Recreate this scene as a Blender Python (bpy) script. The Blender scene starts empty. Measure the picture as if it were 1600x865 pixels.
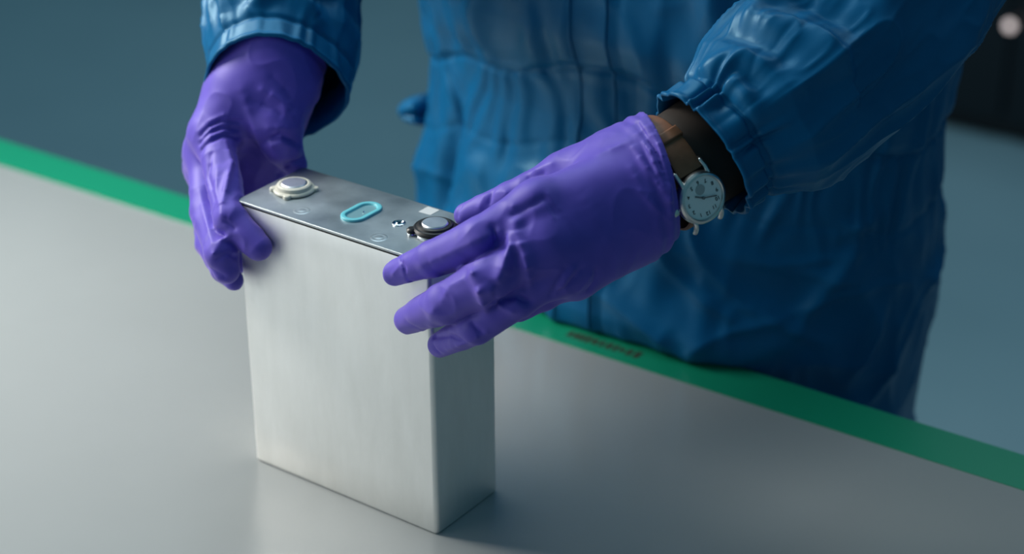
import bpy, bmesh, math, random
import numpy as np
from mathutils import Vector, Matrix

# ------------------------------------------------------------------ camera, light, exposure
scene = bpy.context.scene
COL = scene.collection
V = lambda *a: np.array(a, float)
pi = math.pi

cam_d = bpy.data.cameras.new('camera')
cam = bpy.data.objects.new('camera', cam_d)
COL.objects.link(cam)
AZ, EL, RO = math.radians(-36.24), math.radians(26.61), math.radians(-.35)
CF = V(math.sin(AZ)*math.cos(EL), math.cos(AZ)*math.cos(EL), -math.sin(EL))
CR = np.cross(CF, V(0, 0, 1)); CR /= np.linalg.norm(CR)
CU = np.cross(CR, CF)
CR, CU = math.cos(RO)*CR + math.sin(RO)*CU, -math.sin(RO)*CR + math.cos(RO)*CU
CP = V(.7634, -.8752, .736)
m = Matrix.Identity(4)
for i in range(3):
    m[i][0], m[i][1], m[i][2], m[i][3] = CR[i], CU[i], -CF[i], CP[i]
cam.matrix_world = m
cam_d.sensor_width = 36
cam_d.lens = 3000/1600*36
cam_d.clip_start = .05
cam_d.dof.use_dof = True
cam_d.dof.focus_distance = 1.225
cam_d.dof.aperture_fstop = 3.8
scene.camera = cam

world = bpy.data.worlds.new('world')
scene.world = world
world.use_nodes = True
bg = world.node_tree.nodes['Background']
bg.inputs[0].default_value = (.20, .57, .76, 1)
bg.inputs[1].default_value = .20

def area(name, loc, aim, sx, sy, power, col):
    d = bpy.data.lights.new(name, 'AREA')
    d.shape = 'RECTANGLE'; d.size = sx; d.size_y = sy; d.energy = power; d.color = col
    o = bpy.data.objects.new(name, d); COL.objects.link(o)
    o.location = loc
    o.rotation_euler = (Vector(aim) - Vector(loc)).to_track_quat('-Z', 'Y').to_euler()
    return o
area('lamp_light', (-1.08, -.18, .92), (-.34, .0, .08), .55, .55, 6.3, (1, .96, .89)).data.spread = math.radians(84)
area('fill_light', (-1.35, -1.75, .62), (0, 0, .12), 1.5, 1.5, 13.5, (.94, .97, .98))  # added soft fill for the cell's front face and the shadows
area('bench_light', (-.55, .22, 1.55), (.0, .1, .1), .9, .5, 6.5, (.80, .95, 1))
area('ceiling_light', (-.7, 2.2, 2.6), (-.7, 2.2, 0), 3.0, 2.0, 36, (.62, .86, 1))

scene.view_settings.view_transform = 'Standard'
scene.view_settings.look = 'None'
scene.view_settings.gamma = 1
scene.view_settings.use_curve_mapping = False
scene.view_settings.exposure = 0

# ------------------------------------------------------------------ helpers
def tag(o, label=None, cat=None, group=None, kind=None):
    if label: o['label'] = label
    if cat: o['category'] = cat
    if group: o['group'] = group
    if kind: o['kind'] = kind
    return o

def empty(name, loc=(0, 0, 0)):
    o = bpy.data.objects.new(name, None); COL.objects.link(o)
    o.location = loc; o.empty_display_size = .05
    return o

def link(name, me, mat, parent=None, smooth=True):
    o = bpy.data.objects.new(name, me); COL.objects.link(o)
    if mat is not None: me.materials.append(mat)
    if parent is not None:
        o.parent = parent
        w = Matrix.Identity(4); p = parent
        while p is not None:
            w = p.matrix_parent_inverse @ p.matrix_basis @ w if p.parent else p.matrix_basis @ w
            p = p.parent
        o.matrix_parent_inverse = w.inverted()
    if smooth and len(me.polygons):
        me.polygons.foreach_set('use_smooth', [True]*len(me.polygons))
    return o

def mesh(name, v, f, mat, parent=None, smooth=True):
    me = bpy.data.meshes.new(name)
    if isinstance(v, np.ndarray): v = v.tolist()
    if isinstance(f, np.ndarray): f = f.tolist()
    me.from_pydata(v, [], f); me.update()
    return link(name, me, mat, parent, smooth)

def bm_obj(name, bm, mat, parent=None, smooth=False):
    me = bpy.data.meshes.new(name); bm.to_mesh(me); bm.free()
    return link(name, me, mat, parent, smooth)

def smooth_by_angle(o, deg=35):
    me = o.data
    for p in me.polygons: p.use_smooth = True
    try: me.set_sharp_from_angle(angle=math.radians(deg))
    except Exception: pass
    return o

def rbox(name, lo, hi, mat, parent=None, bev=.002, seg=2, rot=0, pivot=(0, 0, 0)):
    bm = bmesh.new()
    bmesh.ops.create_cube(bm, size=1)
    lo, hi = Vector(lo), Vector(hi)
    for v in bm.verts:
        v.co = Vector((lo[i] + (v.co[i]+.5)*(hi[i]-lo[i]) for i in range(3)))
    if bev: bmesh.ops.bevel(bm, geom=bm.edges[:], offset=bev, segments=seg, affect='EDGES', profile=.5)
    if rot: bmesh.ops.rotate(bm, verts=bm.verts[:], cent=pivot, matrix=Matrix.Rotation(rot, 3, 'Z'))
    o = bm_obj(name, bm, mat, parent)
    return smooth_by_angle(o)

def lathe(name, prof, mat, parent=None, seg=64, M=None, sx=1, sy=1):
    """prof: (r, z) list; closed with centre caps when r==0"""
    v, f = [], []
    n = len(prof)
    for r, z in prof:
        for k in range(seg):
            a = 2*pi*k/seg
            v.append((r*math.cos(a)*sx, r*math.sin(a)*sy, z))
    for i in range(n-1):
        for k in range(seg):
            k2 = (k+1) % seg
            f.append((i*seg+k, i*seg+k2, (i+1)*seg+k2, (i+1)*seg+k))
    if M is not None: v = [tuple(M @ Vector(p)) for p in v]
    o = mesh(name, v, f, mat, parent)
    bm = bmesh.new(); bm.from_mesh(o.data)
    bmesh.ops.remove_doubles(bm, verts=bm.verts[:], dist=1e-6)
    bm.to_mesh(o.data); bm.free()
    return smooth_by_angle(o, 24)

def outline_solid(name, pts, z0, z1, mat, parent=None, bev=.0006, seg=2, holes=None):
    """prism over a 2D outline with bevelled rims"""
    bm = bmesh.new()
    vs = [bm.verts.new((x, y, z0)) for x, y in pts]
    fc = bm.faces.new(vs)
    r = bmesh.ops.extrude_face_region(bm, geom=[fc])
    for e in r['geom']:
        if isinstance(e, bmesh.types.BMVert): e.co.z = z1
    bmesh.ops.recalc_face_normals(bm, faces=bm.faces[:])
    if bev:
        es = [e for e in bm.edges if abs(e.verts[0].co.z-z1) < 1e-7 and abs(e.verts[1].co.z-z1) < 1e-7]
        bmesh.ops.bevel(bm, geom=es, offset=bev, segments=seg, affect='EDGES')
    return smooth_by_angle(bm_obj(name, bm, mat, parent), 30)

def rrect(x0, y0, x1, y1, r, n=8):
    p = []
    for cx, cy, a0 in ((x1-r, y1-r, 0), (x0+r, y1-r, pi/2), (x0+r, y0+r, pi), (x1-r, y0+r, 1.5*pi)):
        for k in range(n+1):
            a = a0 + pi/2*k/n
            p.append((cx+r*math.cos(a), cy+r*math.sin(a)))
    return p

# value noise -----------------------------------------------------------------
_rng = np.random.RandomState(7)
_TAB = _rng.rand(64, 64, 64).astype(np.float32)
def vnoise(p):
    p = np.asarray(p, np.float32)
    i = np.floor(p).astype(np.int64); f = p - i
    f = f*f*(3-2*f)
    i &= 63; j = (i+1) & 63
    x0, y0, z0 = i[..., 0], i[..., 1], i[..., 2]; x1, y1, z1 = j[..., 0], j[..., 1], j[..., 2]
    fx, fy, fz = f[..., 0], f[..., 1], f[..., 2]
    T = _TAB
    a = T[x0, y0, z0]*(1-fx)+T[x1, y0, z0]*fx
    b = T[x0, y1, z0]*(1-fx)+T[x1, y1, z0]*fx
    c = T[x0, y0, z1]*(1-fx)+T[x1, y0, z1]*fx
    d = T[x0, y1, z1]*(1-fx)+T[x1, y1, z1]*fx
    return (a*(1-fy)+b*fy)*(1-fz)+(c*(1-fy)+d*fy)*fz
def ridged(p):
    return 1-np.abs(2*vnoise(p)-1)

# signed distance pieces and surface nets --------------------------------------
def sd_cone(P, a, b, ra, rb):
    a = np.asarray(a, np.float32); b = np.asarray(b, np.float32)
    ba = b-a
    t = np.clip(((P-a)@ba)/float(ba@ba), 0, 1)
    q = P-a-t[:, None]*ba
    return np.sqrt(np.einsum('ij,ij->i', q, q)) - (ra+(rb-ra)*t)
def smin(a, b, k):
    h = np.maximum(k-np.abs(a-b), 0)/k
    return np.minimum(a, b)-h*h*k*.25
def sd_box(P, lo, hi, r=0):
    lo = np.asarray(lo); hi = np.asarray(hi)
    c = (lo+hi)/2; h = (hi-lo)/2-r
    q = np.abs(P-c)-h
    return np.sqrt((np.maximum(q, 0)**2).sum(1))+np.minimum(q.max(1), 0)-r
def sd_ell(P, c, R, ax=None):
    q = P-np.asarray(c)
    if ax is not None: q = q@np.asarray(ax).T
    R = np.asarray(R)
    k = np.sqrt(((q/R)**2).sum(1)); k2 = np.sqrt(((q/R**2)**2).sum(1))+1e-9
    return k*(k-1)/k2
def chain(P, pts, rad, k=.002):
    d = None
    for i in range(len(pts)-1):
        e = sd_cone(P, pts[i], pts[i+1], rad[i], rad[i+1])
        d = e if d is None else smin(d, e, k)
    return d
def poly_dist(P, pts):
    d = None
    for i in range(len(pts)-1):
        e = sd_cone(P, pts[i], pts[i+1], 0, 0)
        d = e if d is None else np.minimum(d, e)
    return d

def surface_nets(fn, lo, hi, h):
    lo = np.asarray(lo, float); hi = np.asarray(hi, float)
    B = 4
    n = (np.ceil((hi-lo)/(h*B)).astype(int)+1)
    # coarse pass
    gc = [lo[i]+(np.arange(n[i])+.5)*h*B for i in range(3)]
    Pc = np.stack(np.meshgrid(*gc, indexing='ij'), -1).reshape(-1, 3).astype(np.float32)
    dc = fn(Pc).reshape(n)
    near = np.abs(dc) < h*B*1.9+.003
    D = dc
    for a in range(3): D = np.repeat(D, B, a); near = np.repeat(near, B, a)
    D = D.astype(np.float32).copy()
    idx = np.argwhere(near)
    Pf = (lo+(idx+.5)*h).astype(np.float32)
    out = np.empty(len(Pf), np.float32)
    for s in range(0, len(Pf), 400000): out[s:s+400000] = fn(Pf[s:s+400000])
    D[near] = out
    ins = D < 0
    N = D.shape
    cs = np.zeros((N[0]-1, N[1]-1, N[2]-1), np.int8)
    for dx in (0, 1):
        for dy in (0, 1):
            for dz in (0, 1):
                cs += ins[dx:N[0]-1+dx, dy:N[1]-1+dy, dz:N[2]-1+dz]
    act = (cs > 0) & (cs < 8)
    cells = np.argwhere(act)
    vid = -np.ones(act.shape, np.int64); vid[act] = np.arange(len(cells))
    acc = np.zeros((len(cells), 3)); cnt = np.zeros(len(cells))
    corners = [(a, b, c) for a in (0, 1) for b in (0, 1) for c in (0, 1)]
    for A in corners:
        for ax in range(3):
            if A[ax]: continue
            Bc = list(A); Bc[ax] = 1
            ia = cells+np.array(A); ib = cells+np.array(Bc)
            da = D[ia[:, 0], ia[:, 1], ia[:, 2]]; db = D[ib[:, 0], ib[:, 1], ib[:, 2]]
            mk = (da < 0) != (db < 0)
            t = np.where(mk, da/np.where(mk, da-db, 1), 0)
            p = ia.astype(float); p[:, ax] += t
            acc += p*mk[:, None]; cnt += mk
    v = lo+(acc/cnt[:, None]+.5)*h
    quads = []
    for ax in range(3):
        b, c = (ax+1) % 3, (ax+2) % 3
        s0 = [slice(1, None)]*3; s1 = [slice(1, None)]*3
        s0[ax] = slice(0, -1); s1[ax] = slice(1, None)
        e0 = ins[tuple(s0)]; e1 = ins[tuple(s1)]
        ij = np.argwhere(e0 != e1)
        if not len(ij): continue
        flip = e0[ij[:, 0], ij[:, 1], ij[:, 2]]
        base = ij.copy()
        for a in (b, c): base[:, a] += 1
        def cid(ob, oc):
            q = base.copy(); q[:, b] -= ob; q[:, c] -= oc
            ok = np.all((q >= 0) & (q < np.array(vid.shape)), 1)
            r = -np.ones(len(q), np.int64)
            r[ok] = vid[q[ok, 0], q[ok, 1], q[ok, 2]]
            return r
        q = np.stack([cid(1, 1), cid(0, 1), cid(0, 0), cid(1, 0)], 1)
        q[~flip] = q[~flip][:, ::-1]
        quads.append(q[(q >= 0).all(1)])
    return v, np.concatenate(quads)

# tube / loft -------------------------------------------------------------------
def catmull(pts, n):
    pts = np.asarray(pts, float)
    P = np.vstack([2*pts[0]-pts[1], pts, 2*pts[-1]-pts[-2]])
    out = []
    m_ = len(pts)-1
    for k in range(n):
        t = k/(n-1)*m_; i = min(int(t), m_-1); u = t-i
        a, b, c, d = P[i], P[i+1], P[i+2], P[i+3]
        out.append(.5*((2*b)+(-a+c)*u+(2*a-5*b+4*c-d)*u*u+(-a+3*b-3*c+d)*u**3))
    return np.array(out)

def loft(name, rings, mat, parent=None, cap0=False, cap1=False):
    """rings: (S, T, 3) closed in T"""
    S, T = rings.shape[:2]
    v = rings.reshape(-1, 3)
    i = np.arange(S-1)[:, None]*T; k = np.arange(T)[None]; k2 = (k+1) % T
    f = np.stack([i+k, i+k2, i+T+k2, i+T+k], -1).reshape(-1, 4).tolist()
    if cap0: f.append(list(range(T))[::-1])
    if cap1: f.append(list(range((S-1)*T, S*T)))
    return mesh(name, v, f, mat, parent)

# ------------------------------------------------------------------ materials
def new_mat(name):
    mt = bpy.data.materials.new(name); mt.use_nodes = True
    nt = mt.node_tree
    return mt, nt, nt.nodes['Principled BSDF']
def setp(b, **k):
    for a, v in k.items():
        n = a.replace('_', ' ')
        if n in b.inputs:
            b.inputs[n].default_value = (*v, 1) if isinstance(v, tuple) and len(v) == 3 else v
def simple(name, col, rough=.5, metal=0, **k):
    mt, nt, b = new_mat(name)
    setp(b, Base_Color=col, Roughness=rough, Metallic=metal, **k)
    return mt
def noise_node(nt, scale, detail=4, rough=.55, coord='Object', stretch=None):
    tc = nt.nodes.new('ShaderNodeTexCoord')
    mp = nt.nodes.new('ShaderNodeMapping')
    if stretch: mp.inputs['Scale'].default_value = stretch
    nz = nt.nodes.new('ShaderNodeTexNoise')
    nz.inputs['Scale'].default_value = scale; nz.inputs['Detail'].default_value = detail; nz.inputs['Roughness'].default_value = rough
    nt.links.new(tc.outputs[coord], mp.inputs[0]); nt.links.new(mp.outputs[0], nz.inputs['Vector'])
    return nz
def ramp(nt, src, p0, c0, p1, c1):
    r = nt.nodes.new('ShaderNodeValToRGB')
    r.color_ramp.elements[0].position = p0; r.color_ramp.elements[1].position = p1
    r.color_ramp.elements[0].color = (*c0, 1); r.color_ramp.elements[1].color = (*c1, 1)
    nt.links.new(src, r.inputs[0])
    return r
def bump(nt, b, src, strength, dist):
    n = nt.nodes.new('ShaderNodeBump')
    n.inputs['Strength'].default_value = strength; n.inputs['Distance'].default_value = dist
    nt.links.new(src, n.inputs['Height']); nt.links.new(n.outputs[0], b.inputs['Normal'])
    return n

MAT = {}
# white laminate bench
mt, nt, b = new_mat('bench_laminate')
nz = noise_node(nt, 9, 3); r = ramp(nt, nz.outputs[0], .3, (.315, .33, .33), .7, (.325, .34, .34))
nt.links.new(r.outputs[0], b.inputs['Base Color'])
nz2 = noise_node(nt, 40, 3); r2 = ramp(nt, nz2.outputs[0], .2, (.25,)*3, .8, (.27,)*3)
nt.links.new(r2.outputs[0], b.inputs['Roughness'])
setp(b, Specular_IOR_Level=.6)
MAT['laminate'] = mt
MAT['green'] = simple('green_edging', (.005, .225, .118), .30)
MAT['mark'] = simple('dark_marks', (.02, .035, .02), .6)
MAT['steel_leg'] = simple('painted_leg', (.45, .47, .48), .4)
# floor
mt, nt, b = new_mat('epoxy_floor')
nz = noise_node(nt, 1.2, 4); r = ramp(nt, nz.outputs[0], .3, (.21, .32, .36), .7, (.25, .37, .41))
nt.links.new(r.outputs[0], b.inputs['Base Color']); setp(b, Roughness=.45)
MAT['floor'] = mt
MAT['wall'] = simple('painted_wall', (.20, .26, .28), .7)
MAT['machine'] = simple('black_enamel', (.008, .011, .016), .45)
MAT['machine_edge'] = simple('black_rubber', (.012, .012, .014), .7)
mt, nt, b = new_mat('indicator_glow')
setp(b, Base_Color=(.6, .5, .5), Emission_Color=(1, .86, .84), Emission_Strength=1.0)
MAT['glow'] = mt
# aluminium case: drawn vertically, smudged
def alu(name, c0, c1, r0, r1, bumpd, stretch):
    mt, nt, b = new_mat(name)
    nz = noise_node(nt, 30, 5, .6, stretch=stretch)
    r = ramp(nt, nz.outputs[0], .3, c0, .72, c1); nt.links.new(r.outputs[0], b.inputs['Base Color'])
    n2 = noise_node(nt, 14, 4, .6, stretch=(1, 1, .5)); r2 = ramp(nt, n2.outputs[0], .3, (r0,)*3, .7, (r1,)*3)
    nt.links.new(r2.outputs[0], b.inputs['Roughness'])
    bump(nt, b, nz.outputs[0], .06, bumpd)
    setp(b, Metallic=1.0)
    return mt
MAT['case'] = alu('drawn_aluminium', (.86, .86, .835), (.93, .93, .91), .48, .60, .0003, (2.2, 2.2, .5))
MAT['lid'] = alu('lid_aluminium', (.40, .44, .46), (.56, .60, .62), .34, .50, .0004, (1.5, 1.5, 1))
MAT['rim'] = simple('bright_rim', (.42, .45, .46), .55, 1)
MAT['gap'] = simple('dark_joint', (.008, .01, .01), .6)
MAT['stud'] = alu('turned_stud', (.72, .74, .80), (.86, .88, .92), .30, .42, .0003, (3, 3, 1))
MAT['cream'] = simple('cream_plastic', (.62, .60, .52), .42)
MAT['black_plastic'] = simple('black_plastic', (.012, .011, .011), .38)
MAT['teal_plastic'] = simple('teal_plastic', (.13, .52, .60), .42)
MAT['vent_film'] = simple('vent_membrane', (.22, .42, .47), .35, .4)
MAT['patch'] = simple('etched_patch', (.62, .64, .65), .6)
MAT['chrome'] = simple('chrome', (.8, .82, .85), .08, 1)
# nitrile
mt, nt, b = new_mat('violet_nitrile')
nz = noise_node(nt, 60, 4); r = ramp(nt, nz.outputs[0], .3, (.100, .066, .46), .7, (.122, .080, .52))
nt.links.new(r.outputs[0], b.inputs['Base Color'])
setp(b, Roughness=.52, Specular_IOR_Level=.4, Sheen_Weight=.3, Sheen_Roughness=.4, Sheen_Tint=(.8, .6, 1.0))
n2 = noise_node(nt, 160, 3, .6); bump(nt, b, n2.outputs[0], .06, .0004)
MAT['nitrile'] = mt
# coverall fabric
mt, nt, b = new_mat('blue_coverall_fabric')
nz = noise_node(nt, 25, 4); r = ramp(nt, nz.outputs[0], .3, (.0006, .088, .225), .7, (.0008, .102, .255))
nt.links.new(r.outputs[0], b.inputs['Base Color'])
setp(b, Roughness=.42, Specular_IOR_Level=.44, Specular_Tint=(.34, .80, .97))
n2 = noise_node(nt, 70, 4, .6); bump(nt, b, n2.outputs[0], .2, .0012)
MAT['fabric'] = mt
MAT['wrist_shade'] = simple('dark_wrist_shade', (.022, .014, .010), .8)  # near-black brown painted as the wrist in the sleeve's shade
MAT['skin'] = simple('skin', (.30, .16, .10), .5)
mt, nt, b = new_mat('brown_leather')
nz = noise_node(nt, 120, 4); r = ramp(nt, nz.outputs[0], .3, (.20, .078, .036), .7, (.27, .112, .054))
nt.links.new(r.outputs[0], b.inputs['Base Color']); setp(b, Roughness=.55); bump(nt, b, nz.outputs[0], .3, .0008)
MAT['leather'] = mt
MAT['watch_steel'] = simple('watch_steel', (.70, .68, .66), .28, 1)
MAT['dial'] = simple('white_dial', (.86, .87, .87), .45)
MAT['ink'] = simple('dial_ink', (.03, .03, .035), .5)
MAT['hands'] = simple('grey_hands', (.18, .18, .19), .4)
MAT['subdial'] = simple('grey_subdial', (.42, .44, .45), .5)

# ------------------------------------------------------------------ the setting
FZ = -.80
def plane(name, pts, mat):
    o = mesh(name, pts, [tuple(range(len(pts)))], mat, smooth=False)
    return tag(o, kind='structure')
plane('floor', [(-7, -4, FZ), (6, -4, FZ), (6, 6, FZ), (-7, 6, FZ)], MAT['floor'])['label'] = 'smooth grey-blue epoxy floor behind the workbench'
rbox('wall_back', (-7, 6, FZ), (6, 6.15, 2.6), MAT['wall'], bev=0)
tag(bpy.data.objects['wall_back'], 'dim grey-teal wall far behind the worker', kind='structure')

# workbench -----------------------------------------------------------------------
TA = math.radians(1.7)
bench = tag(empty('workbench', (0, -.25, FZ)), 'white laminate workbench with a green strip along its far edge', 'workbench')
Y1, Y0 = .2365, .2800
rbox('tabletop', (-1.3, -.75, -.03), (1.2, Y0, 0), MAT['laminate'], bench, .0015, 2, TA)
rbox('edge_strip', (-1.3, Y1, -.0002), (1.2, Y0+.0012, .0005), MAT['green'], bench, .0003, 1, TA)
rbox('edge_band', (-1.3, Y0, -.03), (1.2, Y0+.0012, -.0002), MAT['green'], bench, .0003, 1, TA)
for sx in (-1.22, 1.10):
    for sy in (-.68, .19):
        rbox('leg', (sx, sy, FZ), (sx+.05, sy+.05, -.03), MAT['steel_leg'], bench, .004, 2, TA)
for sy in (-.67, .20):
    rbox('rail', (-1.18, sy, -.10), (1.11, sy+.03, -.03), MAT['steel_leg'], bench, .003, 2, TA)
# row of small dark marks on the strip beside the worker
bm = bmesh.new()
rnd = random.Random(3)
x = .0
for k in range(11):
    w = rnd.uniform(.0035, .006); h = rnd.uniform(.006, .011)
    q = bmesh.ops.create_cube(bm, size=1)['verts']
    for v in q: v.co = Vector((x+(v.co.x+.5)*w, .2535+(v.co.y)*h, .00055+(v.co.z+.5)*.0002))
    x += w+rnd.uniform(.001, .0025)
bmesh.ops.rotate(bm, verts=bm.verts[:], cent=(0, 0, 0), matrix=Matrix.Rotation(TA, 3, 'Z'))
bm_obj('strip_mark', bm, MAT['mark'], bench)

# dark machine far behind ------------------------------------------------------------
mach = tag(empty('equipment_cabinet', (-.3, 3.1, FZ)), 'black equipment cabinet standing far behind, in the dark right corner', 'cabinet')
rbox('body', (-1.25, 2.70, FZ+.03), (.75, 3.3, .35), MAT['machine'], mach, .012, 3)
rbox('plinth', (-1.22, 2.715, FZ), (.72, 3.28, FZ+.03), MAT['machine_edge'], mach, .004, 2)
for k in range(3):
    d = rbox('door', (-1.23+k*.66, 2.688, FZ+.05), (-.60+k*.66, 2.705, .32), MAT['machine'], mach, .005, 2)
    rbox('handle', (-.68+k*.66, 2.655, -.25), (-.66+k*.66, 2.69, -.05), MAT['machine_edge'], d, .005, 2)
lamp_M = Matrix.Translation((-.600, 2.688, -.548)) @ Matrix.Rotation(pi/2, 4, 'X')
lens = lathe('indicator_lens', [(0, .012), (.006, .011), (.010, .007), (.011, 0)], MAT['glow'], mach, 32, lamp_M)
lathe('bezel', [(.011, 0), (.011, .005), (.015, .005), (.016, 0)], MAT['machine_edge'], lens, 32, lamp_M)

# ------------------------------------------------------------------ battery cell
W2, D2, H = .0832, .0342, .204
cell = tag(empty('battery_cell'), 'brushed aluminium prismatic battery cell standing upright on the white bench', 'battery')
def case_mesh():
    prof = []
    r = .0035
    rings = []
    zs = [(.0, -.0016), (.0006, -.0006), (.0016, 0), (.03, 0), (.07, 0), (.11, 0), (.15, 0), (.19, 0), (H-.0026, 0), (H-.0022, -.0001)]
    for z, o in zs:
        rings.append([(x, y, z) for x, y in rrect(-W2-o, -D2-o, W2+o, D2+o, r+o*.5, 8)])
    return np.array(rings)
loft('case', case_mesh(), MAT['case'], cell, cap0=True, cap1=True)
smooth_by_angle(bpy.data.objects['case'], 50)
outline_solid('joint', rrect(-W2+.00025, -D2+.00025, W2-.00025, D2-.00025, .0032), H-.0023, H-.0009, MAT['gap'], cell, 0)
lid = outline_solid('lid', rrect(-W2+.0002, -D2+.0002, W2-.0002, D2-.0002, .0034), H-.0010, H+.0006, MAT['lid'], cell, .0004, 2)
rim_o = np.array([[(x, y, z) for x, y in rrect(-W2+o, -D2+o, W2-o, D2-o, .0034-o*.5)] for o, z in ((.00015, H-.0009), (.0001, H-.0002), (.0002, H+.0003), (.0005, H+.00065), (.0009, H+.00065))])
loft('rim', rim_o, MAT['rim'], lid)
LZ = H+.0006
T = Matrix.Translation
# cream terminal
tl = lathe('terminal', [(.0132, 0), (.0142, .0006), (.0144, .0016), (.0136, .0024), (.0122, .0027), (.0116, .0050), (.0104, .0056), (.0092, .0056)], MAT['cream'], cell, 64, T((-.0615, .0005, LZ)))
tl['label'] = 'cream plastic terminal collar with bare metal stud'
lathe('stud', [(0, .0062), (.0080, .0062), (.0088, .0056), (.0093, .0046), (.0093, .002)], MAT['stud'], tl, 48, T((-.0615, .0005, LZ)))
for a in (-68, 35, 140, 215):
    c = V(-.0615+.0140*math.cos(math.radians(a)), .0005+.0140*math.sin(math.radians(a)))
    lathe('tab', [(.0026, 0), (.0029, .0008), (.0027, .0022), (.0019, .0027), (0, .0027)], MAT['cream'], tl, 20, T((c[0], c[1], LZ)))
# black terminal
tr = lathe('terminal', [(.0134, .0012), (.0144, .0018), (.0146, .0034), (.0136, .0046), (.0122, .0048), (.0114, .0060), (.0104, .0064), (.0090, .0062)], MAT['black_plastic'], cell, 64, T((.0575, .0040, LZ)))
tr['label'] = 'black plastic terminal collar with bare metal stud'
lathe('stud', [(0, .0072), (.0080, .0072), (.0087, .0066), (.0091, .0056), (.0091, .002)], MAT['stud'], tr, 48, T((.0575, .0040, LZ)))
lathe('base_ring', [(.0128, 0), (.0136, 0), (.0138, .0012), (.0130, .0016)], MAT['chrome'], tr, 64, T((.0575, .0040, LZ)))
for a in (-135, 45):
    c = V(.0575+.0150*math.cos(math.radians(a)), .0040+.0150*math.sin(math.radians(a)))
    tb = lathe('tab', [(.0034, .001), (.0038, .0018), (.0036, .0034), (.0026, .0042), (0, .0042)], MAT['black_plastic'], tr, 24, T((c[0], c[1], LZ)))
    lathe('pin', [(.0030, 0), (.0034, .0004), (.0032, .0011)], MAT['chrome'], tb, 20, T((c[0], c[1], LZ)))
# vent
def stadium(r, s, n=16):
    p = []
    for k in range(n+1): a = pi*k/n; p.append((r*math.cos(a), s+r*math.sin(a)))
    for k in range(n+1): a = pi+pi*k/n; p.append((r*math.cos(a), -s+r*math.sin(a)))
    return p
vx, vy = -.0008, -.0008
rg = [[(x+vx, y+vy, LZ+z) for x, y in stadium(r, .0070)] for r, z in ((.0094, -.0002), (.0094, .0011), (.0092, .0015), (.0088, .0017), (.0065, .0017), (.0062, .0015), (.0056, .0005), (.0054, .0001))]
vent = loft('vent_ring', np.array(rg), MAT['teal_plastic'], cell)
vent['label'] = 'pale teal oval vent ring'
outline_solid('membrane', [(x+vx, y+vy) for x, y in stadium(.0060, .0070)], LZ, LZ+.0004, MAT['vent_film'], vent, 0)
lathe('vent_dot', [(0, .0012), (.0005, .0011), (.0008, .0004)], MAT['chrome'], vent, 12, T((vx+.001, vy+.001, LZ)))
# filling port and dimples
port = lathe('filling_port', [(.0046, 0), (.0044, .0006), (.0034, .0008), (.0026, .0002), (.0022, .0004), (.0016, .0010), (0, .0011)], MAT['chrome'], cell, 32, T((.0300, .0006, LZ)))
for cx, cy in ((-.0355, -.0212), (.0330, -.0236)):
    lathe('dimple', [(.0058, .0000), (.0050, .00020), (.0040, .00015), (.0030, .00003), (.0022, .00022), (.0012, .0003), (0, .0003)], MAT['lid'], cell, 32, T((cx, cy, LZ)))
pm = outline_solid('etched_patch', rrect(.0290, .0225, .0388, .0325, .0003, 2), LZ, LZ+.00015, MAT['patch'], cell, 0)
pm['label'] = 'small pale square patch on the lid'

# ------------------------------------------------------------------ person
person = tag(empty('person', (-.02, .46, FZ)), 'person in a blue coverall and violet gloves gripping the battery cell', 'person')
SH_L, SH_R = V(.19, .44, .56), V(-.23, .44, .56)
EL_L, EL_R = V(*(0.2388,0.3339,0.3658)), V(-.245, .235, .395)
WR_L, WR_R = V(*(0.1941,0.0977,0.2594)), V(*(-0.1291,0.0566,0.2619))

# body under the clothes: one continuous skin
HL = V(*(0.1615,0.0342,0.2357)); HR = V(*(-0.1331,0.0328,0.2372))
def body_sdf(P):
    d = sd_cone(P, (-.02, .46, .02), (-.02, .46, .38), .115, .13)
    d = smin(d, sd_cone(P, (-.15, .46, .50), (.11, .46, .50), .07, .07), .08)
    d = smin(d, sd_cone(P, (-.02, .455, .5), (-.02, .43, .68), .058, .055), .05)
    d = smin(d, sd_ell(P, (-.02, .40, .80), (.075, .095, .115)), .03)
    d = smin(d, sd_cone(P, (-.02, .36, .715), (-.02, .355, .735), .04, .05), .03)
    d = smin(d, sd_cone(P, (-.02, .300, .80), (-.02, .292, .775), .008, .014), .015)
    for s in (-1, 1):
        d = smin(d, sd_ell(P, (-.02+s*.076, .41, .795), (.010, .020, .032)), .006)
        d = smin(d, sd_cone(P, (-.02+s*.075, .46, .02), (-.02+s*.09, .47, -.38), .085, .055), .05)
        d = smin(d, sd_cone(P, (-.02+s*.09, .47, -.38), (-.02+s*.09, .48, -.745), .055, .04), .04)
        d = smin(d, sd_cone(P, (-.02+s*.09, .48, -.76), (-.02+s*.10, .35, -.765), .035, .03), .03)
    for S, E, Wr, Hd in ((SH_L, EL_L, WR_L, HL), (SH_R, EL_R, WR_R, HR)):
        d = smin(d, sd_cone(P, S, E, .05, .04), .04)
        d = smin(d, sd_cone(P, E, Wr, .036, .0225), .02)
        d = smin(d, sd_cone(P, Wr, Hd, .0225, .010), .02)
    return d
v, f = surface_nets(body_sdf, (-.40, .0, -.80), (.42, .62, .95), .009)
mesh('body', v, f, MAT['skin'], person)

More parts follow.
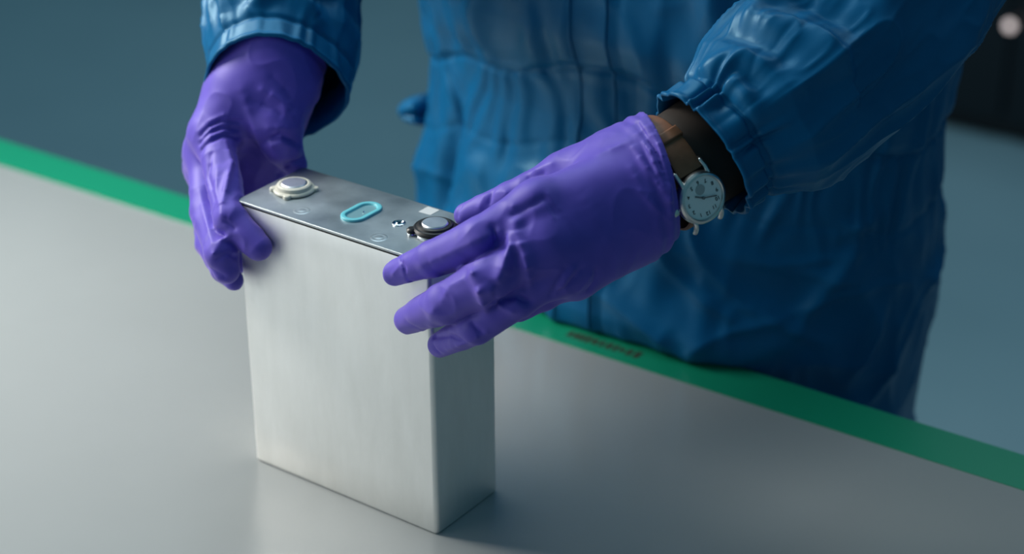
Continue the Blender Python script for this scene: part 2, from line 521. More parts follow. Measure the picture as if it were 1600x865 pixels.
# coverall torso and trousers ---------------------------------------------------------
NT, NZ = 420, 300
zz = np.linspace(-.16, .55, NZ)
th = np.linspace(0, 2*pi, NT, endpoint=False)      # 0 faces the bench
Z, TH = np.meshgrid(zz, th, indexing='ij')
def interp(z, tab):
    tab = np.array(tab); return np.interp(z, tab[:, 0], tab[:, 1])
def sstep(x, a, b):
    t = np.clip((x-a)/(b-a), 0, 1); return t*t*(3-2*t)
a_ = interp(Z, [(-.2, .222), (0, .232), (.06, .230), (.10, .229), (.135, .229), (.165, .228), (.20, .228), (.24, .235), (.32, .245), (.48, .25), (.56, .16)])
b_ = interp(Z, [(-.2, .135), (-.03, .140), (.02, .142), (.10, .133), (.135, .128), (.165, .122), (.20, .122), (.24, .132), (.32, .140), (.48, .13), (.56, .08)])
cx_, cy_ = -.015, .418
ex = 2.0/2.35
sx = np.sign(np.sin(TH))*np.abs(np.sin(TH))**ex; cxx = np.sign(np.cos(TH))*np.abs(np.cos(TH))**ex
X = cx_+a_*sx; Y = cy_-b_*cxx
Pn = np.stack([X, Y, Z], -1)
nrm = np.stack([sx/a_, -cxx/b_, 0*Z], -1); nrm /= np.linalg.norm(nrm, axis=-1, keepdims=True)
front = np.clip(np.cos(TH)*1.5, 0, 1)
arc = TH.copy(); arc[arc > pi] -= 2*pi
U_ = arc*.20                                         # metres round the body, 0 at the zip
seam_top = .184+.030*np.exp(-(U_/.06)**2)-.016*sstep(np.abs(U_), .10, .22)+.005*np.sin(U_*40)
seam_bot = seam_top-.062
disp = np.zeros_like(Z)
# puffed blouse above the waist, fullness below
disp += .006*np.exp(-((Z-seam_top-.03)/.028)**2)
disp += .001*np.exp(-((Z-seam_bot+.035)/.03)**2)
# gathers
g = np.sin(U_*300+70*(Z-.15)*(vnoise(np.stack([U_*30, Z*0, 0*Z+1], -1))-.5)*3+9*vnoise(np.stack([U_*34, Z*22, 0*Z], -1)))
band = sstep(Z, seam_bot-.035, seam_bot+.01)*(1-sstep(Z, seam_top-.004, seam_top+.004))
amp = .5+vnoise(np.stack([U_*60, Z*25, 0*Z+3], -1))
disp += .0014*g*amp*amp*band
up = sstep(Z, seam_top, seam_top+.008)*(1-sstep(Z, seam_top+.02, seam_top+.09))
disp += .0024*np.sin(U_*170+6*vnoise(np.stack([U_*25, Z*9, 0*Z+8], -1)))*up
# seams
disp -= .0035*np.exp(-((Z-seam_top)/.0028)**2)+.0012*np.exp(-((Z-seam_bot)/.0026)**2)
# long folds above and below the waist (u0,z0)->(u1,z1), width, height
def fold(u0, z0, u1, z1, w, h, pw=2):
    global disp
    d = V(u1-u0, z1-z0); L2 = d@d
    t = np.clip(((U_-u0)*d[0]+(Z-z0)*d[1])/L2, 0, 1)
    q = np.sqrt((U_-u0-t*d[0])**2+(Z-z0-t*d[1])**2)
    disp = disp+h*np.exp(-(q/w)**pw)*np.sin(np.clip(t, .03, .97)*pi)**.5
for a in [(-.15, .30, -.19, .215, .008, .009), (-.11, .36, -.17, .22, .010, .010), (-.07, .30, -.12, .225, .010, -.006), (-.05, .36, -.09, .22, .012, .007),
          (.07, .36, .09, .22, .012, .008), (.12, .34, .14, .22, .012, .008), (.17, .34, .15, .23, .012, .008),
          (-.13, .15, -.16, .00, .012, -.014), (-.09, .12, -.10, .00, .014, .004), (-.20, .12, -.20, .02, .014, .006),
          (-.04, .12, -.05, -.02, .010, -.006), (.05, .12, .05, .03, .012, .006), (.09, .06, .09, .0, .010, .005),
          (.22, .10, .16, .03, .008, .006), (.24, .12, .20, .11, .008, .007), (.13, .05, .20, .02, .006, .005), (.26, .05, .22, -.02, .008, .006), (.17, .08, .22, .07, .006, .004)]:
    fold(*a)
# crumple
cr = ridged(np.stack([X*16+3*vnoise(Pn*9), Y*16, Z*16+3*vnoise(Pn*9+7)], -1))
cr2 = ridged(np.stack([X*38, Y*38, Z*30], -1))
below = 1-sstep(Z, seam_bot-.03, seam_bot)
disp += (.008*cr**3+.0035*ridged(np.stack([X*11+5*vnoise(Pn*6+2), Y*11, Z*13], -1))**7+.0025*cr2**2)*(.35+.65*below)*(1-.6*band)
disp += .006*(vnoise(Pn*7)-.5)
# fullness resting over the bench edge
disp += .016*np.exp(-((U_-.09)/.10)**2)*np.exp(-((Z-.018)/.030)**2)
# placket
pl = np.exp(-(np.abs(U_-.002)/.0145)**8)
disp += .0022*pl-.0016*np.exp(-((np.abs(U_-.002)-.0155)/.0018)**2)
Pn = Pn+nrm*disp[..., None]
# below the bench top the cloth hangs behind the edge
edge = .2835+.03*X+.004
under = sstep(-Z, -.004, .006)
Pn[..., 1] = np.where(Pn[..., 1] < edge, Pn[..., 1]*(1-under)+edge*under, Pn[..., 1])
# nothing sinks into the bench top
cov = loft('coverall', Pn, MAT['fabric'], person)
cov['label'] = 'blue satin-finish coverall with gathered waist'
# zip lines
def on_torso(u, z):
    k = int(round((u/.20) % (2*pi)/(2*pi)*NT)) % NT; i = int(np.clip(round((z+.16)/.71*(NZ-1)), 0, NZ-1))
    return Pn[i, k]
for sgn in (-1, 1):
    rows = []
    for i in range(90):
        z = .50-i*.0056
        c = on_torso(.002+sgn*.0085, z)+V(0, -.0006, 0)
        rows.append([c+V(math.cos(a)*.0011, -abs(math.sin(a))*.0008 if math.sin(a) > 0 else .0006, 0) for a in np.linspace(0, 2*pi, 8, endpoint=False)])
    loft('placket_stitching', np.array(rows), MAT['fabric'], cov)
for s in (-1, 1):
    cs = catmull([(-.015+s*.080, .45, -.12), (-.015+s*.10, .455, -.3), (-.015+s*.10, .465, -.55), (-.015+s*.10, .47, -.72)], 60)
    rg = []
    for i, c in enumerate(cs):
        t = i/59
        ra, rb = .115-.02*t, .12-.02*t
        ring = []
        for a in np.linspace(0, 2*pi, 64, endpoint=False):
            w = 1+.05*math.sin(5*a+9*t)+.04*math.sin(3*a-23*t)
            ring.append((c[0]+ra*w*math.cos(a), max(c[1]+rb*w*math.sin(a), .302+.03*c[0]), c[2]))
        rg.append(ring)
    loft('trouser_leg', np.array(rg), MAT['fabric'], cov)
# side tab of the waistband
tabc = np.array([(-0.2579,0.3850,0.1009), (-0.2685,0.3850,0.0961), (-0.2746,0.3850,0.0909), (-0.2688,0.3850,0.0873), (-0.2569,0.3850,0.0875)])
tc = catmull(tabc, 30)
rg = []
for i, c in enumerate(tc):
    rg.append([c+V(0, 1, 0)*.016*math.cos(a)+V(0, 0, 1)*.006*math.sin(a)+V(-1, 0, 0)*.005*math.sin(a) for a in np.linspace(0, 2*pi, 16, endpoint=False)])
loft('waist_tab', np.array(rg), MAT['fabric'], cov, True, True)

# sleeves -------------------------------------------------------------------------------
def sleeve(name, cpts, radii, flat, folds, mouth, NS=300, NT=300, seed=0, cuff=.020, gat=1.0):
    mouth = np.asarray(mouth)/np.linalg.norm(mouth)
    """cpts: centre line from cuff to shoulder; radii: (s, r); s in metres from the mouth"""
    c = catmull(cpts, NS)
    seg = np.linalg.norm(np.diff(c, axis=0), axis=1); s = np.concatenate([[0], np.cumsum(seg)])
    tan = np.gradient(c, axis=0); tan /= np.linalg.norm(tan, axis=1, keepdims=True)
    th = np.linspace(0, 2*pi, NT, endpoint=False)
    toc = CP-c[0]
    # mouth plane tilts: blend ring normal from the mouth normal to the tangent
    rings = np.zeros((NS, NT, 3)); E1 = np.zeros((NS, 3)); E2 = np.zeros((NS, 3))
    for i in range(NS):
        w = min(1, s[i]/.07); w = w*w*(3-2*w)
        n = (1-w)*np.asarray(mouth)+w*tan[i]; n /= np.linalg.norm(n)
        e1 = toc-n*(toc@n); e1 /= np.linalg.norm(e1)
        E1[i], E2[i] = e1, np.cross(n, e1)
    S, TT = np.meshgrid(s, th, indexing='ij')
    A = TT.copy(); A[A > pi] -= 2*pi
    R = np.interp(S, [a for a, _ in radii], [b for _, b in radii])
    F = np.interp(S, [a for a, _ in flat], [b for _, b in flat])
    D = np.zeros_like(S)
    q = np.stack([np.cos(TT)*2.2, np.sin(TT)*2.2, S*14], -1)+seed
    # cuff channel: gathered, two stitch lines
    ch = 1-sstep(S, cuff, cuff+.035)
    g = np.sin(TT*19+7*vnoise(q*1.6))*(.2+1.6*vnoise(q*2.3+5)**2)
    D += gat*.0022*g*ch*np.exp(-((S-cuff)/.022)**2)+gat*.0008*g*(1-sstep(S, cuff-.004, cuff))
    D -= .0040*max(gat, .4)*np.exp(-((S-cuff)/.0022)**2)
    D += .0016*np.exp(-((S-.0015)/.002)**2)
    for (s0, a0, s1, a1, w, h, sharp) in folds:
        dx, dy = s1-s0, (a1-a0)*.06
        L2 = dx*dx+dy*dy
        t = np.clip(((S-s0)*dx+((A-a0)*.06)*dy)/L2, 0, 1)
        qx, qy = S-s0-t*dx, (A-a0)*.06-t*dy
        dist = np.sqrt(qx*qx+qy*qy)
        if sharp:                       # steep on one side
            side = (qx*dy-qy*dx)*sharp
            ww = np.where(side > 0, w*.35, w)
        else: ww = w
        D += h*np.exp(-(dist/ww)**2)*np.sin(np.clip(t, .05, .95)*pi)**.4
    D += (.006*ridged(q*1.1)**3-.003+.004*(vnoise(q*1.7)-.5)+.0016*ridged(q*3.1)**2)*sstep(S, cuff, .07)
    r = R+D
    P_ = c[:, None]+E1[:, None]*(np.cos(TT)*r*F)[..., None]+E2[:, None]*(np.sin(TT)*r)[..., None]
    # turned-in hem so the mouth has thickness
    inn = []
    for dpt, sh in ((0, .0015), (.012, .0035), (.03, .004)):
        i = int(np.searchsorted(s, dpt)); cc = c[i]
        inn.append(cc+(P_[i]-cc)*(1-sh/.04))
    P_ = np.concatenate([np.array(inn[::-1]), P_])
    o = loft(name, P_, MAT['fabric'], cov)
    return o, c, tan, E1, E2
mouth_L = V(*(0.2409,0.1873,0.3059))-V(*(0.2052,0.0881,0.2663))
sleeve('sleeve', [(0.2043,0.0897,0.2656), (0.2172,0.1258,0.2795), (0.2314,0.1736,0.2950), (0.2419,0.2200,0.3127), (0.2432,0.2771,0.3361), tuple(EL_L), (.225, .41, .47), (.20, .43, .54)],
       [(0, .044), (.02, .043), (.045, .057), (.08, .062), (.14, .063), (.25, .064), (.40, .078), (.6, .09)],
       [(0, .80), (.05, .9), (.2, .95), (.6, 1)],
       [(.022, -1.1, .045, -.5, .009, .008, 0), (.066, -1.15, .067, -.5, .011, .009, 0), (.052, -1.25, .056, -.35, .007, -.006, 0),
        (.080, -.48, .083, .22, .016, .009, 1), (.098, -.9, .104, .0, .008, -.006, 0), (.026, -.55, .026, -.12, .007, .007, 0), (.035, -.75, .037, -.2, .005, -.004, 0),
        (.085, -1.15, .112, -.75, .010, .007, 0), (.118, -.85, .165, -.12, .012, .008, 1), (.02, -.10, .22, .02, .014, .0065, 0), (.03, .35, .16, .55, .016, -.003, 0), (.12, 1.0, .22, .8, .014, .005, 0), (.15, -1.1, .22, -.5, .014, .007, 0)],
       mouth_L, seed=2.3)
mouth_R = V(*(-0.1766,0.1248,0.2738))-V(*(-0.1224,0.0480,0.2492))
sleeve('sleeve', [(-0.1211,0.0467,0.2499), (-0.1422,0.0751,0.2647), (-0.1639,0.1046,0.2820), (-0.1868,0.1384,0.3078), (-0.2090,0.1764,0.3391), tuple(EL_R), (-.265, .33, .47), (-.24, .42, .54)],
       [(0, .0455), (.02, .0465), (.04, .050), (.08, .053), (.14, .058), (.25, .068), (.40, .078), (.6, .09)],
       [(0, 1), (.6, 1)],
       [(.050, -.65, .052, -.05, .008, .007, 0), (.058, .0, .055, .5, .009, -.008, 0), (.03, -.95, .10, -.72, .009, .007, 1), (.028, -.5, .046, -.06, .007, .006, 0), (.048, .06, .030, .55, .008, .006, 0),
        (.068, .1, .075, .9, .012, .008, 0), (.08, -.6, .085, .0, .012, .007, 0), (.05, 1.0, .14, 1.2, .012, .006, 0), (-.01, 1.45, .06, 1.45, .034, .011, 0)],
       mouth_R, seed=5.1, gat=.25)
# dark tube for sleeve shade round the left wrist
axL = WR_L-EL_L; axL /= np.linalg.norm(axL)

# gloves ------------------------------------------------------------------------------------
def box_clear(P, d):
    return np.maximum(d, .0006-sd_box(P, (-W2, -D2, 0), (W2, D2, H+.0006), .003))
def creases(P, d, items):
    near = np.abs(d) < .010
    if not near.any(): return d
    Q = P[near]; dn = d[near]; a = np.zeros(len(Q), np.float32)
    for pts, w, h in items:
        lo = np.min(pts, 0)-5*w-.006; hi = np.max(pts, 0)+5*w+.006
        mk = np.all((Q > lo) & (Q < hi), 1)
        if mk.any():
            n = len(pts)-1; best = np.zeros(int(mk.sum()), np.float32)
            for i in range(n):
                fd = (.25+.75*math.sin(pi*(i+.5)/n)) if n > 1 else .7
                qq = sd_cone(Q[mk], pts[i], pts[i+1], 0, 0)
                qt = np.sqrt(np.maximum(qq*qq-dn[mk]**2, 0))
                best = np.maximum(best, fd*np.exp(-(qt/(w*1.1))**1.4))
            a[mk] += 1.2*h*best
    d = d.copy(); d[near] -= a
    return d

#LHAND
LF = {
 'index': ([(0.1466,-0.0082,0.2519), (0.1252,-0.0371,0.2352), (0.0917,-0.0419,0.2134), (0.0613,-0.0425,0.1950)], [.0140, .0126, .0112, .0078]),
 'middle': ([(0.1602,-0.0180,0.2336), (0.1415,-0.0476,0.2169), (0.1097,-0.0528,0.1925), (0.0722,-0.0445,0.1658)], [.0148, .0136, .0130, .0090]),
 'ring': ([(0.1652,-0.0114,0.2160), (0.1509,-0.0344,0.2002), (0.1277,-0.0456,0.1784), (0.0925,-0.0374,0.1511)], [.0140, .0124, .0110, .0082]),
 'little': ([(0.1648,0.0052,0.2030), (0.1482,-0.0021,0.1886), (0.1325,-0.0065,0.1776), (0.0925,0.0227,0.1474)], [.0120, .0100, .0090, .0075]),
 'thumb': ([(0.1560,0.0673,0.2575), (0.1255,0.0510,0.2450), (0.0963,0.0334,0.2287), (0.0701,0.0212,0.2135)], [.0150, .0128, .0100, .0083]),
}
LPALM = [([(0.1868,0.0766,0.2584), (0.1781,0.0592,0.2519), (0.1466,-0.0082,0.2519)], [.0270, .0240, .0130]),
         ([(0.1847,0.0712,0.2523), (0.1768,0.0542,0.2455), (0.1602,-0.0180,0.2336)], [.0270, .0250, .0145]),
         ([(0.1850,0.0694,0.2491), (0.1781,0.0490,0.2355), (0.1652,-0.0114,0.2160)], [.0250, .0250, .0140]),
         ([(0.1851,0.0709,0.2468), (0.1775,0.0451,0.2253), (0.1701,0.0044,0.2066)], [.0230, .0230, .0130]),
         ([(0.1796,0.0787,0.2659), (0.1587,0.0631,0.2587), (0.1255,0.0510,0.2450)], [.0215, .0190, .0125])]
L_CUT = (V(*(0.1817,0.0720,0.2570)), V(*(0.1953,0.0841,0.2605))-V(*(0.1770,0.0608,0.2558)))
#LCR
LCR = [
 ([(0.0685,-0.0436,0.2106),(0.0772,-0.0520,0.2071),(0.0773,-0.0445,0.1938)], .0013, -.0014), ([(0.0668,-0.0509,0.1992),(0.0723,-0.0510,0.2061)], .0014, .0010),
 ([(0.0930,-0.0536,0.2140),(0.1000,-0.0525,0.2186),(0.1073,-0.0519,0.2235),(0.1147,-0.0514,0.2284),(0.1217,-0.0505,0.2330),(0.1282,-0.0497,0.2373),(0.1329,-0.0465,0.2400),(0.1365,-0.0418,0.2419),(0.1403,-0.0375,0.2440),(0.1442,-0.0334,0.2462)], .0035, .0016), ([(0.0889,-0.0440,0.1992),(0.0988,-0.0464,0.2053),(0.1034,-0.0423,0.2071),(0.1113,-0.0424,0.2117),(0.1271,-0.0528,0.2226),(0.1344,-0.0538,0.2274),(0.1393,-0.0517,0.2302),(0.1431,-0.0482,0.2321)], .0018, .0010),
 ([(0.1372,-0.0394,0.2454),(0.1392,-0.0396,0.2362),(0.1489,-0.0419,0.2364)], .0022, -.0028),
 ([(0.1475,-0.0306,0.2486),(0.1482,-0.0340,0.2416),(0.1518,-0.0412,0.2369),(0.1524,-0.0463,0.2323),(0.1525,-0.0508,0.2273),(0.1517,-0.0555,0.2222),(0.1500,-0.0590,0.2163)], .0034, .0060), ([(0.1484,-0.0306,0.2472),(0.1529,-0.0342,0.2430),(0.1577,-0.0383,0.2391),(0.1611,-0.0404,0.2341),(0.1628,-0.0414,0.2286),(0.1631,-0.0402,0.2218),(0.1613,-0.0362,0.2132)], .0034, .0045), ([(0.1561,-0.0426,0.2345),(0.1577,-0.0458,0.2289),(0.1583,-0.0477,0.2226)], .0055, -.0034),
 ([(0.1384,-0.0600,0.2236),(0.1443,-0.0616,0.2157),(0.1439,-0.0587,0.2075),(0.1394,-0.0504,0.1957)], .0036, .0040), ([(0.1384,-0.0600,0.2236),(0.1294,-0.0601,0.2172),(0.1211,-0.0612,0.2113),(0.1189,-0.0632,0.2062),(0.1160,-0.0645,0.2007)], .0028, .0012), ([(0.1512,-0.0568,0.2209),(0.1513,-0.0577,0.2148),(0.1481,-0.0541,0.2059)], .0030, -.0018),
 ([(0.1112,-0.0661,0.1938),(0.1030,-0.0589,0.1775)], .0026, .0012), ([(0.0806,-0.0566,0.1722),(0.0898,-0.0567,0.1706)], .0020, -.0008),
 ([(0.1505,-0.0469,0.2054),(0.1573,-0.0432,0.2076),(0.1630,-0.0392,0.2033)], .0024, -.0034), ([(0.1462,-0.0528,0.2039),(0.1498,-0.0480,0.1999),(0.1558,-0.0464,0.1980)], .0018, .0016),
 ([(0.0930,-0.0443,0.1598),(0.1121,-0.0528,0.1704),(0.1271,-0.0554,0.1719)], .0016, -.0022), ([(0.1318,-0.0547,0.1855),(0.1375,-0.0534,0.1813)], .0016, -.0016), ([(0.0937,-0.0467,0.1547),(0.0991,-0.0472,0.1515)], .0015, -.0014), ([(0.1082,-0.0495,0.1582),(0.1183,-0.0525,0.1656),(0.1287,-0.0561,0.1733),(0.1350,-0.0547,0.1775),(0.1400,-0.0515,0.1804)], .0020, .0012),
 ([(0.1582,-0.0125,0.2637),(0.1620,-0.0127,0.2599),(0.1657,-0.0125,0.2560)], .0016, .0005), ([(0.1572,-0.0172,0.2618),(0.1615,-0.0175,0.2569),(0.1662,-0.0185,0.2524)], .0016, .0005),
 ([(0.1580,-0.0156,0.2623),(0.1620,-0.0156,0.2579),(0.1662,-0.0159,0.2536)], .0012, -.0005),
 ([(0.1788,-0.0229,0.2236),(0.1757,-0.0264,0.2155),(0.1713,-0.0281,0.2054)], .0018, -.0016), ([(0.1835,-0.0134,0.2203),(0.1820,-0.0174,0.2167),(0.1800,-0.0205,0.2126),(0.1753,-0.0245,0.2073)], .0018, -.0016), ([(0.1878,-0.0031,0.2165),(0.1868,-0.0027,0.2091),(0.1840,-0.0049,0.2039)], .0018, -.0018), ([(0.1811,-0.0182,0.2224),(0.1796,-0.0220,0.2175),(0.1771,-0.0245,0.2117)], .0018, .0012), ([(0.1860,-0.0073,0.2151),(0.1817,-0.0126,0.2064)], .0018, .0012),
 ([(0.1453,-0.0296,0.2527),(0.1517,-0.0240,0.2582),(0.1575,-0.0169,0.2618)], .0022, -.0022), ([(0.1100,0.0347,0.2455),(0.1146,0.0354,0.2474),(0.1201,0.0360,0.2499)], .0018, -.0022), ([(0.1136,0.0382,0.2501),(0.1242,0.0401,0.2565)], .0025, .0012),
 ([(0.0885,0.0239,0.2328),(0.0890,0.0204,0.2270)], .0016, -.0016), ([(0.0836,0.0222,0.2294),(0.0831,0.0186,0.2243)], .0020, .0012), ([(0.0992,0.0247,0.2353),(0.1430,-0.0271,0.2571)], .0020, .0012), ([(0.0683,0.0176,0.2208),(0.0685,0.0131,0.2143)], .0016, -.0010),
 ([(0.1753,0.0663,0.2901),(0.1830,0.0597,0.2882),(0.1889,0.0559,0.2849),(0.1942,0.0531,0.2813),(0.1988,0.0495,0.2763),(0.2025,0.0474,0.2705),(0.2058,0.0457,0.2646),(0.2085,0.0433,0.2591),(0.2105,0.0419,0.2530),(0.2117,0.0418,0.2462)], .0026, .0034), ([(0.1714,0.0594,0.2864),(0.1793,0.0540,0.2847),(0.1859,0.0507,0.2820),(0.1923,0.0475,0.2793),(0.1974,0.0445,0.2743),(0.2018,0.0427,0.2686),(0.2057,0.0417,0.2626)], .0020, .0022), ([(0.1739,0.0613,0.2889),(0.1814,0.0560,0.2868),(0.1880,0.0521,0.2840),(0.1932,0.0503,0.2802),(0.1982,0.0471,0.2752),(0.2022,0.0454,0.2695),(0.2060,0.0441,0.2636)], .0014, -.0022),
 ([(0.1737,0.0502,0.2828),(0.1818,0.0451,0.2798),(0.1886,0.0419,0.2759),(0.1945,0.0401,0.2714),(0.1985,0.0401,0.2673),(0.2025,0.0401,0.2632),(0.2065,0.0403,0.2591),(0.2098,0.0414,0.2544)], .0018, .0016), ([(0.1969,0.0297,0.2596),(0.2005,0.0314,0.2557),(0.2041,0.0332,0.2517),(0.2071,0.0359,0.2472),(0.2113,0.0414,0.2398)], .0018, .0012),
 ([(0.1867,0.0343,0.2715),(0.1918,0.0328,0.2672),(0.1963,0.0322,0.2624),(0.2005,0.0323,0.2573),(0.2041,0.0332,0.2517)], .0022, .0007), ([(0.1649,0.0351,0.2752),(0.1691,0.0395,0.2773),(0.1734,0.0435,0.2795),(0.1775,0.0479,0.2815)], .0030, .0010), ([(0.1703,0.0031,0.2624),(0.1747,0.0022,0.2585),(0.1786,0.0019,0.2542),(0.1823,0.0020,0.2496),(0.1856,0.0025,0.2449),(0.1887,0.0035,0.2398),(0.1913,0.0053,0.2344),(0.1934,0.0078,0.2284)], .0060, .0008),
]
#LFN
def hand_sdf(P, fingers, palm, cut, cr, kp=.018, kf=.012):
    pd = None
    for pts, rad in palm:
        e = chain(P, pts, rad, .006); pd = e if pd is None else smin(pd, e, kp)
    d = pd
    for nme, (pts, rad) in fingers.items():
        e = chain(P, pts, rad, .002)
        d = smin(d, smin(pd, e, kf), .0015)
    n = cut[1]/np.linalg.norm(cut[1])
    ax = (P-cut[0].astype(np.float32))@n.astype(np.float32)
    near = np.abs(d) < .012
    Q = P[near]
    w = .0006*(ridged(Q*60)**4-.12)+.0008*(vnoise(Q*40+3)-.5)
    aq = ax[near]
    wob = .006*(vnoise(Q*40+9)-.5)
    w += np.exp(-((aq+.006)/.010)**2)*(.0007*np.sin((aq+wob)*700)+.0004)
    d = d.copy(); d[near] -= w
    d = creases(P, d, cr)
    return box_clear(P, np.maximum(d, ax))
#END
def glove(name, fn, lo, hi, label, h=.00095):
    v, f = surface_nets(fn, lo, hi, h)
    o = mesh(name, v, f, MAT['nitrile'], person)
    o['label'] = label
    md = o.modifiers.new('smooth', 'SMOOTH'); md.factor = .4; md.iterations = 1
    return o
glove('glove', lambda P: hand_sdf(P, LF, LPALM, L_CUT, LCR), (.035, -.075, .12), (.225, .125, .30), 'violet nitrile glove, back of hand towards the viewer, beside the watch')

#RHAND
RF = {
 'index': ([(-0.1425,0.0084,0.2247), (-0.1084,-0.0190,0.2051), (-0.0814,-0.0422,0.1940), (-0.0568,-0.0425,0.1800)], [.0135, .0124, .0112, .0092]),
 'middle': ([(-0.1538,0.0106,0.2081), (-0.1193,-0.0275,0.1841), (-0.0796,-0.0548,0.1737), (-0.0752,-0.0556,0.1628)], [.0125, .0112, .0112, .0090]),
 'ring': ([(-0.1627,0.0178,0.1900), (-0.1193,-0.0253,0.1588), (-0.0905,-0.0430,0.1543), (-0.0787,-0.0465,0.1504)], [.0115, .0108, .0095, .0068]),
 'little': ([(-0.1657,0.0282,0.1790), (-0.1262,-0.0088,0.1554), (-0.1114,-0.0167,0.1477), (-0.1041,-0.0184,0.1430)], [.0105, .0095, .0085, .0070]),
 'thumb': ([(-0.1151,0.0523,0.2519), (-0.1045,0.0335,0.2315), (-0.0979,0.0315,0.2160), (-0.0940,0.0361,0.2032)], [.0170, .0150, .0130, .0098]),
}
RPALM = [([(-0.1296,0.0575,0.2663), (-0.1335,0.0377,0.2500), (-0.1425,0.0084,0.2247)], [.0290, .0240, .0140]),
         ([(-0.1378,0.0620,0.2608), (-0.1439,0.0415,0.2416), (-0.1538,0.0106,0.2081)], [.0280, .0240, .0135]),
         ([(-0.1439,0.0680,0.2553), (-0.1509,0.0511,0.2297), (-0.1627,0.0178,0.1900)], [.0260, .0220, .0130]),
         ([(-0.1427,0.0747,0.2535), (-0.1482,0.0573,0.2209), (-0.1657,0.0282,0.1790)], [.0240, .0210, .0120]),
         ([(-0.1359,0.0624,0.2368), (-0.1455,0.0512,0.2011), (-0.1470,0.0379,0.1727)], [.0220, .0200, .0160]),
         ([(-0.1232,0.0609,0.2642), (-0.1144,0.0528,0.2519), (-0.1069,0.0379,0.2368)], [.0260, .0210, .0160]),
         ([(-0.1311,0.0557,0.2204), (-0.1332,0.0471,0.1980), (-0.1329,0.0398,0.1746)], [.0200, .0190, .0170])]
R_CUT = (V(*(-0.1377,0.0696,0.2730)), V(*(-0.1410,0.0731,0.2713))-V(*(-0.1300,0.0400,0.2452)))
